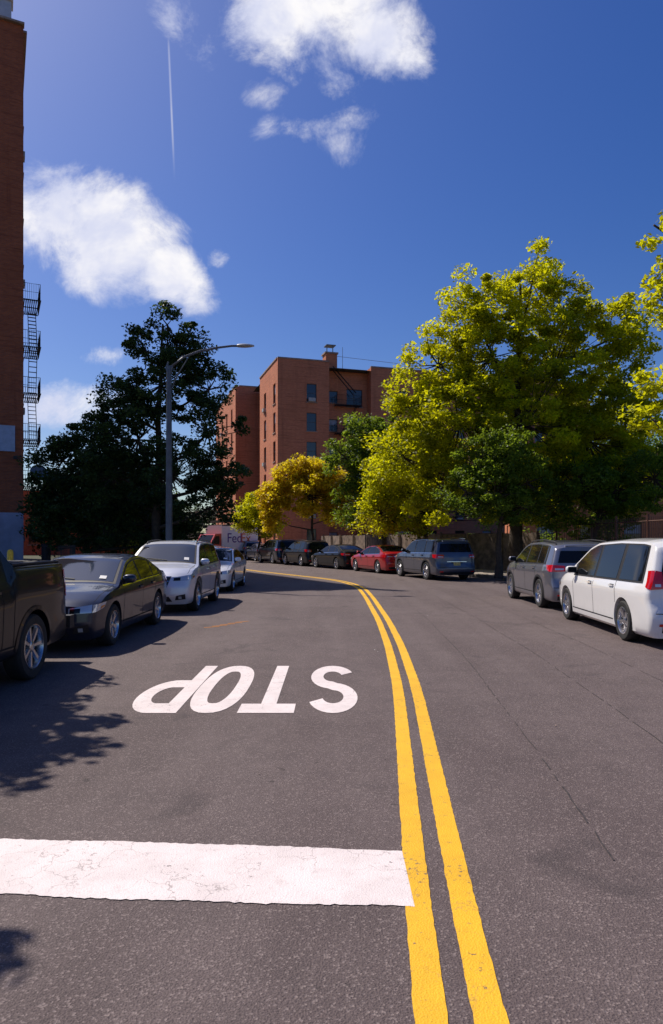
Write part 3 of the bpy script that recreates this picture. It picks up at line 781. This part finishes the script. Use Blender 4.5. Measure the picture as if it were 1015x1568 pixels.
wins=[(1.6+4.0*i,z,1.1,2.0) for i in range(4) for z in fl]
wall(mb,Q+V*17,-V,17,H,wins); wall(mb,Q,U,7,H,[])
poly_roof(mb,[O,O+U*35.6,O+U*35.6+V*13,O+V*13],H-.55,7)
poly_roof(mb,[Q,Q+U*7,Q+U*7+V*17,Q+V*17],H-.5,7)
wall(mb,O+U*35.6,V,16,H,[]); 
rU=Matrix.Rotation(ang,3,'Z')
for s,ln,hh,dv in((0,5.2,H,0),(5.22,4.36,H-.35,1.2),(9.6,26,H-.2,0)):
    mb.box(O+U*(s+ln/2)+V*(dv+.12)+Vector((0,0,hh+.07)),(ln,.36,.14),3,rU)
mb.box(O+V*4.6+U*.1+Vector((0,0,H+.068)),(.36,8.6,.136),3,rU); mb.box(Q+V*8.5+U*.12+Vector((0,0,H+.07)),(.36,17,.14),3,rU)
mb.box(Q+U*3.7+V*.12+Vector((0,0,H+.068)),(6.6,.36,.136),3,rU)
cp=o2+U*.7+V*.9
mb.box(cp+Vector((0,0,H+.1)),(1.2,1.2,2.4),0,rU); mb.box(cp+Vector((0,0,H+1.36)),(1.4,1.4,.16),3,rU)
mb.obj('walls',BM(M_brickM),E,uv=True)
mb=MB()
for a in(-.3,.3):
    for b in(-.3,.3): mb.tube([cp+Vector((a,b,H+1.4)),cp+Vector((a,b,H+2.2))],[.05,.05],5)
mb.box(cp+Vector((0,0,H+2.2)),(1.0,1.0,.08),0,rU); mb.tube([cp+Vector((.5,0,H+1.2)),o3+U*6+Vector((0,0,H+.3))],[.02,.02],4); mb.tube([cp+Vector((1.3,0,H-.5)),cp+Vector((1.3,0,H+2.1))],[.025,.02],4)
mb.obj('chimney_cage',[M_galv],E)
mb=MB(); fire_escape(mb,o2+U*.9,U,2.6,[fl[5]+.1,fl[4]+.1,fl[3]+.1,fl[2]+.1,fl[1]+.1],1.0); 
mb.tube([o2+U*.6+Vector((0,0,H-.2))-V*.5,o2+U*2.9+Vector((0,0,H-2.8))-V*.9],[.05,.05],4)
mb.tube([o2+U*.6+Vector((0,0,H-.6))-V*.5,o2+U*2.6+Vector((0,0,H-3))-V*.9],[.05,.05],4)
mb.obj('fire_escape',[M_iron],E)

E=empty('brick_house'); mb=MB()
U=Vector((.985,-.17,0)).normalized(); V=Vector((-U.y,U.x,0)); O=Vector((13.5,50,0))
wall(mb,O,U,34,8.2,[(1.5+3*i,z,1.2,1.5) for i in range(11) for z in(1.4,4.6)]); wall(mb,O+V*10,-V,10,8.2,[(2+3*i,z,1.2,1.5) for i in range(2) for z in(1.4,4.6)])
poly_roof(mb,[O,O+U*34,O+U*34+V*10,O+V*10],8.0,7); mb.obj('walls',BM(M_brickM),E,uv=True)
E=empty('brick_house'); mb=MB(); O=Vector((-46,72,0)); U=Vector((1,0.1,0)).normalized(); V=Vector((-U.y,U.x,0))
wall(mb,O,U,26,7,[(1.5+3*i,z,1.2,1.5) for i in range(8) for z in(1.2,4.2)]); wall(mb,O+U*26,V,10,7,[]); poly_roof(mb,[O,O+U*26,O+U*26+V*10,O+V*10],6.9,7); mb.obj('walls',BM(M_brickD),E,uv=True)

# ------------------------------------------------------------------ street furniture
E=empty('street_lamp',(-5.95,25,.13)); mb=MB()
mb.tube([(0,0,0),(0,0,.35),(0,0,.36),(0,0,4),(0,0,7.95)],[.19,.18,.13,.115,.085],14)
mb.box((0,0,.02),(.45,.45,.04))
mb.tube([(0,0,7.5),(.12,0,7.95),(.5,0,8.25),(1.1,0,8.48),(1.8,0,8.62),(2.3,0,8.68),(2.55,0,8.68)],[.05,.05,.045,.045,.042,.04,.04],8)
mb.tube([(0,0,6.9),(.3,0,7.6),(.75,0,8.33)],[.02]*3,6); mb.tube([(-.02,0,7.6),(-.1,0,7.9),(-.02,0,8.1)],[.04,.04,.03],6)
def head(u,v):
    x=2.5+.62*u; w_=.16*math.sin(math.pi*min(1,.18+.8*u))**.6; a=v*2*math.pi
    return Vector((x,w_*math.cos(a),8.68+.075*math.sin(a)*(1 if math.sin(a)>0 else .7)*math.sin(math.pi*min(1,.2+.75*u))**.5))
mb.grid(head,10,14,1)
mb.obj('pole_and_arm',[simple('lamp_pole_paint',(.11,.12,.14),.5,.4,noise=.2,nscale=3),simple('lamp_head',(.4,.41,.42),.4,.3)],E,40)
def fence_iron(name,y0,y1,d,h,mat):
    mb=MB(); pts=np.arange(y0,y1,.14)
    for y in pts: x=off(y,d); mb.tube([(x,y,.55),(x,y,h)],[.011,.011],4); 
    for z in(.62,h*.55,h-.15):
        yy=np.arange(y0,y1,.8); mb.tube([(off(y,d),y,z) for y in yy],[.02]*len(yy),4)
    for y in np.arange(y0,y1,2.4): mb.tube([(off(y,d),y,.1),(off(y,d),y,h+.1)],[.045,.045],6)
    strip(mb,lambda y:off(y,d-.15),lambda y:off(y,d-.15),.1,list(np.arange(y0,y1,.8)),1,.55)
    strip(mb,lambda y:off(y,d-.15),lambda y:off(y,d+.15),.55,list(np.arange(y0,y1,.8)),1)
    mb.obj(name,[mat,M_kerb])
fence_iron('iron_fence',13,33.2,10.6,2.55,M_ironred)
mb=MB(); yy=np.arange(33,58,.16)
for i,y in enumerate(yy):
    x=off(y,10.5); y2=y+.15; x2=off(y2,10.5); dz=random.uniform(-.02,.02)
    mb.add([(x,y,.1),(x2,y2,.1),(x2,y2,2.05+dz),(x,y,2.05+dz)],[(0,1,2,3)],0)
    mb.add([(x+.03,y,.1),(x2+.03,y2,.1),(x2+.03,y2,2.05+dz),(x+.03,y,2.05+dz)],[(3,2,1,0)],0)
for y in np.arange(33,58,2.2): mb.box((off(y,10.42),y,1.1),(.1,.1,2.1),0)
mb.obj('board_fence',[simple('weathered_boards',(.20,.15,.12),.85,noise=.45,nscale=3)])
mb=MB()
for y in np.arange(24,50,.16): x=off(y,-10.6); mb.tube([(x,y,.1),(x,y,1.5)],[.01,.01],4)
for z in(.3,1.4): mb.tube([(off(y,-10.6),y,z) for y in np.arange(24,50,1)],[.02]*26,4)
mb.obj('iron_fence',[M_iron])
E=empty('bollard',(-9.6,20.4,.13)); mb=MB(); mb.tube([(0,0,0),(0,0,1.2),(0,0,1.27),(0,0,1.3)],[.09,.09,.07,.01],12); mb.obj('post',[simple('bollard_yellow',(.6,.42,.03),.5,noise=.2)],E,40)

# ------------------------------------------------------------------ trees
LF={
 'bright':mat_leaf('leaf_bright',(.07,.11,.008),(.42,.44,.010),(1.0,.98,.010),.54),
 'green':mat_leaf('leaf_green',(.04,.08,.014),(.14,.21,.02),(.36,.50,.03),.45),
 'dark':mat_leaf('leaf_dark',(.016,.036,.012),(.06,.10,.028),(.13,.20,.04),.36),
 'yellow':mat_leaf('leaf_yellow',(.40,.25,.010),(.85,.62,.015),(1.0,.82,.02),.55),
}
def tree(name,base,tr,lobes,ncl,npc,ls,mat,cr=(.45,.85),seed=1,twigs=True,zmin=None):
    rs=np.random.RandomState(seed); base=Vector((base[0],base[1],.1))
    E=empty(name,base)
    lob=np.array([l[:3] for l in lobes]); r=np.array([l[3] for l in lobes]); fz=np.array([l[4] if len(l)>4 else 1. for l in lobes])
    p=r**2/np.sum(r**2)
    ch=rs.choice(len(lobes),ncl,p=p)
    d=rs.normal(size=(ncl,3)); d/=np.linalg.norm(d,axis=1)[:,None]
    rad_=r[ch]*(rs.uniform(.12,1.,ncl)**.42)
    cc=lob[ch]+d*rad_[:,None]*np.stack([np.ones(ncl),np.ones(ncl),fz[ch]],1)
    crr=rs.uniform(cr[0],cr[1],ncl)*rs.choice([.7,1,1.15],ncl)
    tint=rs.uniform(0,1,ncl)
    idx=np.repeat(np.arange(ncl),npc); n=len(idx)
    ld=rs.normal(size=(n,3)); ld/=np.linalg.norm(ld,axis=1)[:,None]
    ld=ld*(rs.uniform(0,1,n)**.45)[:,None]*crr[idx][:,None]; ld[:,2]*=.62
    pos=cc[idx]+ld
    nrm=rs.normal(size=(n,3)); nrm[:,2]=np.abs(nrm[:,2])+.55; nrm/=np.linalg.norm(nrm,axis=1)[:,None]
    a=rs.normal(size=(n,3)); t=np.cross(nrm,a); t/=np.linalg.norm(t,axis=1)[:,None]; bt=np.cross(nrm,t)
    s=ls*rs.uniform(.6,1.3,n)[:,None]
    V=np.empty((n,4,3)); V[:,0]=pos-t*s*.5; V[:,1]=pos+bt*s*.30+nrm*s*.06; V[:,2]=pos+t*s*.5; V[:,3]=pos-bt*s*.30+nrm*s*.06
    if zmin is not None: V[:,:,2]=np.maximum(V[:,:,2],zmin)
    V-=np.array(base)
    me=bpy.data.meshes.new('foliage'); me.vertices.add(n*4); me.loops.add(n*4); me.polygons.add(n)
    me.vertices.foreach_set('co',V.reshape(-1)); me.loops.foreach_set('vertex_index',np.arange(n*4,dtype=np.int32))
    me.polygons.foreach_set('loop_start',np.arange(0,n*4,4,dtype=np.int32)); me.update(calc_edges=True)
    at=me.attributes.new('tint','FLOAT','POINT')
    tv=np.clip(tint[idx]*.75+rs.uniform(-.2,.35,n),0,1); at.data.foreach_set('value',np.repeat(tv,4).astype(np.float32))
    me.materials.append(LF[mat]); o=bpy.data.objects.new('foliage',me); scene.collection.objects.link(o); o.parent=E
    mb=MB(); zt=float(lob[:,2].max()); cx=float(np.average(lob[:,0],weights=r)); cy=float(np.average(lob[:,1],weights=r))
    top=Vector((cx*.7+base.x*.3,cy*.7+base.y*.3,zt)); tp=[]
    for k in range(9):
        f=k/8; q=base.lerp(top,f); q=Vector((base.x+(top.x-base.x)*f**1.6,base.y+(top.y-base.y)*f**1.6,q.z)); q+=Vector((rs.uniform(-.1,.1),rs.uniform(-.1,.1),0))*(1 if k else 0); tp.append(q)
    mb.tube([q-base for q in tp],[tr*(1.35 if k==0 else (1-.85*k/8)) for k in range(9)],10)
    for i,l in enumerate(lobes):
        c=Vector(l[:3]); f=clamp((c.z-l[3]*.9-base.z)/(top.z-base.z),.18,.85); k=f*8; q=tp[int(k)].lerp(tp[min(8,int(k)+1)],k-int(k))
        m=q.lerp(c,.5)+Vector((rs.uniform(-.3,.3),rs.uniform(-.3,.3),-.2)); r0=min(tr*.45*(1-f*.5),.02+l[3]*.1)
        mb.tube([q-base,m-base,c-base],[r0,r0*.7,r0*.4],7)
    if twigs:
        for i in range(0,ncl,2):
            c=Vector(lob[ch[i]]); e=Vector(cc[i]); m=c.lerp(e,.5)+Vector((rs.uniform(-.15,.15),rs.uniform(-.15,.15),rs.uniform(-.2,.05)))
            mb.tube([c-base,m-base,e-base],[.035,.022,.010] if r[ch[i]]>.6 else [.012,.009,.005],4,cap=False)
    mb.obj('trunk_and_limbs',[M_bark],E,60)
    return E
tree('deciduous_tree',(8.8,32.5),.34,[(9.4,32,13.8,1.7),(7.0,32,12.7,1.8),(11.3,32.5,12.3,1.9),(13.3,32,11.2,1.8),(5.0,32,9.9,1.8),
 (7.7,32.5,10.4,2.7),(10.6,32.5,9.8,2.9),(13.7,32.5,8.4,2.1),(3.9,32,7.9,1.6),(5.9,31.5,7.1,2.4),(9,31.5,7.0,2.9),(12.2,32.5,6.4,2.7),(3.3,32,5.6,1.7),(5.2,31.8,4.0,1.7),(8.4,32,4.0,1.9),(11,33,4.2,2.2),(14,33,4.8,2.0)],
 900,165,.18,'bright',(.35,.8),3)
tree('deciduous_tree',(7.0,28.6),.15,[(6.3,28.5,5.0,1.3),(7.4,28.5,5.2,1.3),(8.2,28.7,4.1,1.1),(5.6,28.4,3.7,1.0),(6.8,28.3,3.5,1.4),(8.0,28.6,3.1,.9)],170,130,.13,'green',(.3,.6),5)
tree('deciduous_tree',(11.6,30.5),.16,[(11.2,30.5,4.2,1.5),(12.8,30.5,4.0,1.6),(10.2,30.6,3.3,1.1),(14.2,30,4.4,1.5),(12.0,30.2,2.9,1.1)],170,120,.15,'green',(.35,.7),6)
tree('deciduous_tree',(3.2,41),.2,[(2.0,41,8.0,1.5),(3.4,41,7.6,1.6),(.9,41,6.6,1.4),(3.0,40.5,5.2,1.9),(4.4,40.5,4.0,1.6),(1.6,40.5,3.9,1.5)],260,120,.17,'green',(.4,.8),8)
tree('deciduous_tree',(5.2,37),.18,[(3.3,37,5.2,1.5),(4.6,37,7.0,1.5),(5.8,37,5.0,1.7),(2.6,37,3.2,1.4),(4.6,36.6,3.1,1.4)],240,120,.16,'bright',(.4,.8),9)
tree('honey_locust_tree',(-1.3,48.5),.14,[(-1.5,48.5,6.5,1.3),(-.1,48.3,6.1,1.3),(-3.0,48.5,5.8,1.4),(1.0,48.3,5.0,1.2),(-1.6,48,4.8,1.8),(-3.9,48.5,4.6,1.3),(-4.4,48.5,3.4,1.1),(.3,48.2,3.9,1.2)],300,125,.19,'yellow',(.35,.75),11)
tree('deciduous_tree',(-5.6,53),.12,[(-5.6,53,4.2,1.4),(-6.7,53,3.4,1.1),(-4.6,52,3.0,1.2)],110,110,.18,'bright',(.35,.7),12)
tree('deciduous_tree',(-7.6,29.5),.24,[(-7.1,29.5,11.0,.8,1.2),(-6.5,29.5,9.8,1.3),(-8.0,29.5,9.8,1.1),(-7.3,29.5,8.4,1.8),(-5.3,29.5,8.2,1.1),(-9.0,29.5,7.6,1.3),(-5.3,29.3,6.3,1.6),(-8.3,29.3,6.0,1.9),(-6.8,29,4.4,1.9),(-9.4,29.3,4.4,1.7),(-4.7,29.3,4.5,1.2),(-5.0,29.5,3.2,1.1)],
 380,120,.16,'dark',(.28,.62),21)
tree('deciduous_tree',(-11.2,31),.2,[(-10.8,31,6.2,1.3),(-12.2,31,5.3,1.3),(-9.8,31,4.6,1.7),(-12.0,31,3.2,1.8),(-13.0,31,3.8,1.1),(-10.2,30.5,2.6,1.6),(-8.0,30.3,2.4,1.5),(-6.6,30.2,2.0,1.1)],300,120,.17,'dark',(.35,.75),22)
tree('deciduous_tree',(-13.5,42),.2,[(-13,42,5.6,2),(-11.2,42,4.5,1.8),(-15.5,42,4.6,2),(-10.3,42,2.9,1.3),(-13.5,41,2.6,1.9),(-16.5,41,2.6,1.8)],220,110,.22,'dark',(.5,.9),23)
tree('deciduous_tree',(-19.5,68),.2,[(-18.5,68,6.5,2.4),(-16.6,68,4.6,2.2),(-21.5,68,4.6,2.4),(-19,67,2.6,2.2)],200,100,.28,'green',(.6,1.1),24)
tree('deciduous_tree',(10.2,15.4),.2,[(10.0,15,8.6,1.9),(9.3,15,6.6,1.8),(11.5,15,7.2,2.2),(10.2,15,5.3,1.6),(6.75,14.3,8.3,.5),(6.95,14.3,7.3,.45),(7.0,14.3,6.7,.45),(6.95,14.4,5.0,.55),(6.75,14.3,4.2,.5),(7.1,14.4,3.7,.45)],300,110,.12,'bright',(.22,.45),31)
tree('deciduous_tree',(15.2,38),.22,[(15,38,6.8,2.2),(17.5,38,6.2,2.4),(20,38,5.5,2.3),(15.5,38,4.0,1.8)],200,110,.2,'green',(.5,.9),33)
tree('deciduous_tree',(-7.9,9.6),.22,[(-6.7,8.9,5.5,1.2),(-7.7,9.4,5.8,1.5),(-6.6,7.8,5.5,.95),(-7.5,7.7,5.8,1.5),(-7.3,10.6,5.2,1.2),(-6.0,6.6,5.3,.5)],270,110,.15,'dark',(.22,.45),41)
tree('deciduous_tree',(-7.0,4.0),.14,[(-6.5,4.2,5.2,1.1),(-7.3,4.0,5.6,1.2),(-5.5,4.7,5.0,.6),(-4.45,5.15,4.9,.16)],120,100,.13,'dark',(.18,.38),43)
hl=[]
for y in np.arange(30,52,1.4): hl.append((off(y,12.0),y,1.3,.9))
tree('hedge',(off(40,12.0),40),.05,hl,150,110,.15,'green',(.4,.7),45,False,.12)
def mass(name,segs,mat,ls,seed,npt):
    lobes=[]; rs=np.random.RandomState(seed)
    for (x0,y0,x1,y1,h) in segs:
        nn=int(math.hypot(x1-x0,y1-y0)/3)+1
        for k in range(nn):
            f=k/nn; lobes.append((x0+(x1-x0)*f,y0+(y1-y0)*f,h*rs.uniform(.55,.8),h*.33)); lobes.append((x0+(x1-x0)*f+1,y0+(y1-y0)*f,h*.3,h*.33))
    tree(name,(lobes[0][0],lobes[0][1]),.2,lobes,npt,90,ls,mat,(.8,1.5),seed,False)
mass('distant_trees',[(-75,100,-30,125,11),(-30,130,20,130,10),(-45,56,-32,64,8),(20,60,60,50,8)],'dark',.45,51,560)

# ------------------------------------------------------------------ sky, sun, camera
sun_to=Vector((-.775,.632,0)).normalized(); el=rad(52)
w=bpy.data.worlds.new('World'); scene.world=w; w.use_nodes=True; nt=w.node_tree; nt.nodes.clear(); g=NG(nt)
try:
    w.cycles.sampling_method='MANUAL'; w.cycles.sample_map_resolution=512
except Exception as ex: print(ex)
out=g.n('ShaderNodeOutputWorld'); sky=g.n('ShaderNodeTexSky',sky_type='NISHITA'); sky.sun_disc=False
sky.sun_elevation=el; sky.sun_rotation=math.atan2(sun_to.x,sun_to.y); sky.air_density=1.0; sky.dust_density=1.0; sky.ozone_density=4.0
hs=g.n('ShaderNodeHueSaturation'); hs.inputs['Saturation'].default_value=1.34; hs.inputs['Value'].default_value=1.0; hs.inputs['Hue'].default_value=.518
g.link(sky.outputs[0],hs.inputs['Color'])
bg=g.n('ShaderNodeBackground'); g.link(hs.outputs[0],bg.inputs[0]); bg.inputs[1].default_value=.10
tc=g.n('ShaderNodeTexCoord'); sep=g.n('ShaderNodeSeparateXYZ'); g.link(tc.outputs['Generated'],sep.inputs[0])
yy=g.math('MAXIMUM',sep.outputs[1],.05); A_=g.math('DIVIDE',sep.outputs[0],yy); B_=g.math('DIVIDE',sep.outputs[2],yy)
cmb=g.n('ShaderNodeCombineXYZ'); g.link(A_,cmb.inputs[0]); g.link(B_,cmb.inputs[1])
n1=g.noise(cmb.outputs[0],8,8,.66,.35); n2=g.noise(cmb.outputs[0],6,5,.62,.2)
def ell(cx,cy,rx,ry,rot,s):
    c_,s_=math.cos(rad(rot)),math.sin(rad(rot))
    dx=g.math('SUBTRACT',A_,cx); dy=g.math('SUBTRACT',B_,cy)
    u=g.math('ADD',g.math('MULTIPLY',dx,c_/rx),g.math('MULTIPLY',dy,s_/rx)); v=g.math('SUBTRACT',g.math('MULTIPLY',dy,c_/ry),g.math('MULTIPLY',dx,s_/ry))
    d2=g.math('ADD',g.math('MULTIPLY',u,u),g.math('MULTIPLY',v,v))
    return g.math('MULTIPLY',g.math('SUBTRACT',1,d2),s)
E_=[(-.05,.765,.12,.085,-10,1.),(.035,.755,.12,.085,-15,.9),(.09,.715,.07,.04,-20,.5),(-.02,.70,.08,.05,-40,.6),(-.01,.612,.10,.020,10,.2),(-.098,.655,.03,.02,0,.2),(-.095,.59,.03,.025,20,.2),(.02,.575,.03,.025,20,.15),
 (-.40,.475,.12,.075,-20,1.0),(-.335,.445,.13,.10,-35,1.2),(-.24,.39,.085,.05,-38,1.0),(-.337,.27,.03,.014,0,.3),(-.41,.20,.10,.035,0,.6),(-.169,.41,.016,.013,20,.3),(-.225,.76,.02,.06,30,.12)]
m=None
for e in E_:
    v=ell(*e); m=v if m is None else g.math('MAXIMUM',m,v)
m=g.math('MAXIMUM',m,-.8)
dens=g.math('ADD',m,g.math('MULTIPLY',g.math('SUBTRACT',n1,.5),2.8))
dens=g.ramp(dens,(-.05,.95,0,1))
trail=g.math('ABSOLUTE',g.math('SUBTRACT',A_,g.math('SUBTRACT',-.207,g.math('MULTIPLY',B_,.0435))))
trail=g.math('MULTIPLY',g.ramp(trail,(0,.0024,.35,0)),g.math('MULTIPLY',g.ramp(B_,(.52,.62,0,1)),g.ramp(B_,(.70,.75,1,0))))
dens=g.math('MAXIMUM',dens,trail)
dens=g.math('MULTIPLY',dens,g.ramp(sep.outputs[1],(.05,.2,0,1)))
cc=g.mix(g.ramp(n2,(.38,.62,0,1)),(.70,.73,.90,1),(1.0,.98,.99,1))
bc=g.n('ShaderNodeBackground'); g.link(cc,bc.inputs[0]); bc.inputs[1].default_value=1.0
mx=g.n('ShaderNodeMixShader'); g.link(dens,mx.inputs[0]); g.link(bg.outputs[0],mx.inputs[1]); g.link(bc.outputs[0],mx.inputs[2]); g.link(mx.outputs[0],out.inputs[0])
sl=bpy.data.lights.new('sun','SUN'); sl.energy=5.0; sl.angle=rad(.5); sl.color=(1,.91,.80)
so=bpy.data.objects.new('sun',sl); scene.collection.objects.link(so)
ds=-(sun_to*math.cos(el)+Vector((0,0,math.sin(el)))); so.rotation_euler=ds.to_track_quat('-Z','Y').to_euler(); so.location=(-20,10,30)
cam=bpy.data.cameras.new('camera'); co=bpy.data.objects.new('camera',cam); scene.collection.objects.link(co)
co.location=(0,0,1.7); co.rotation_euler=(rad(90),0,0); cam.lens=24; cam.sensor_width=36; cam.sensor_fit='AUTO'; cam.shift_y=43/1568; cam.clip_end=3000; cam.clip_start=.05
scene.camera=co
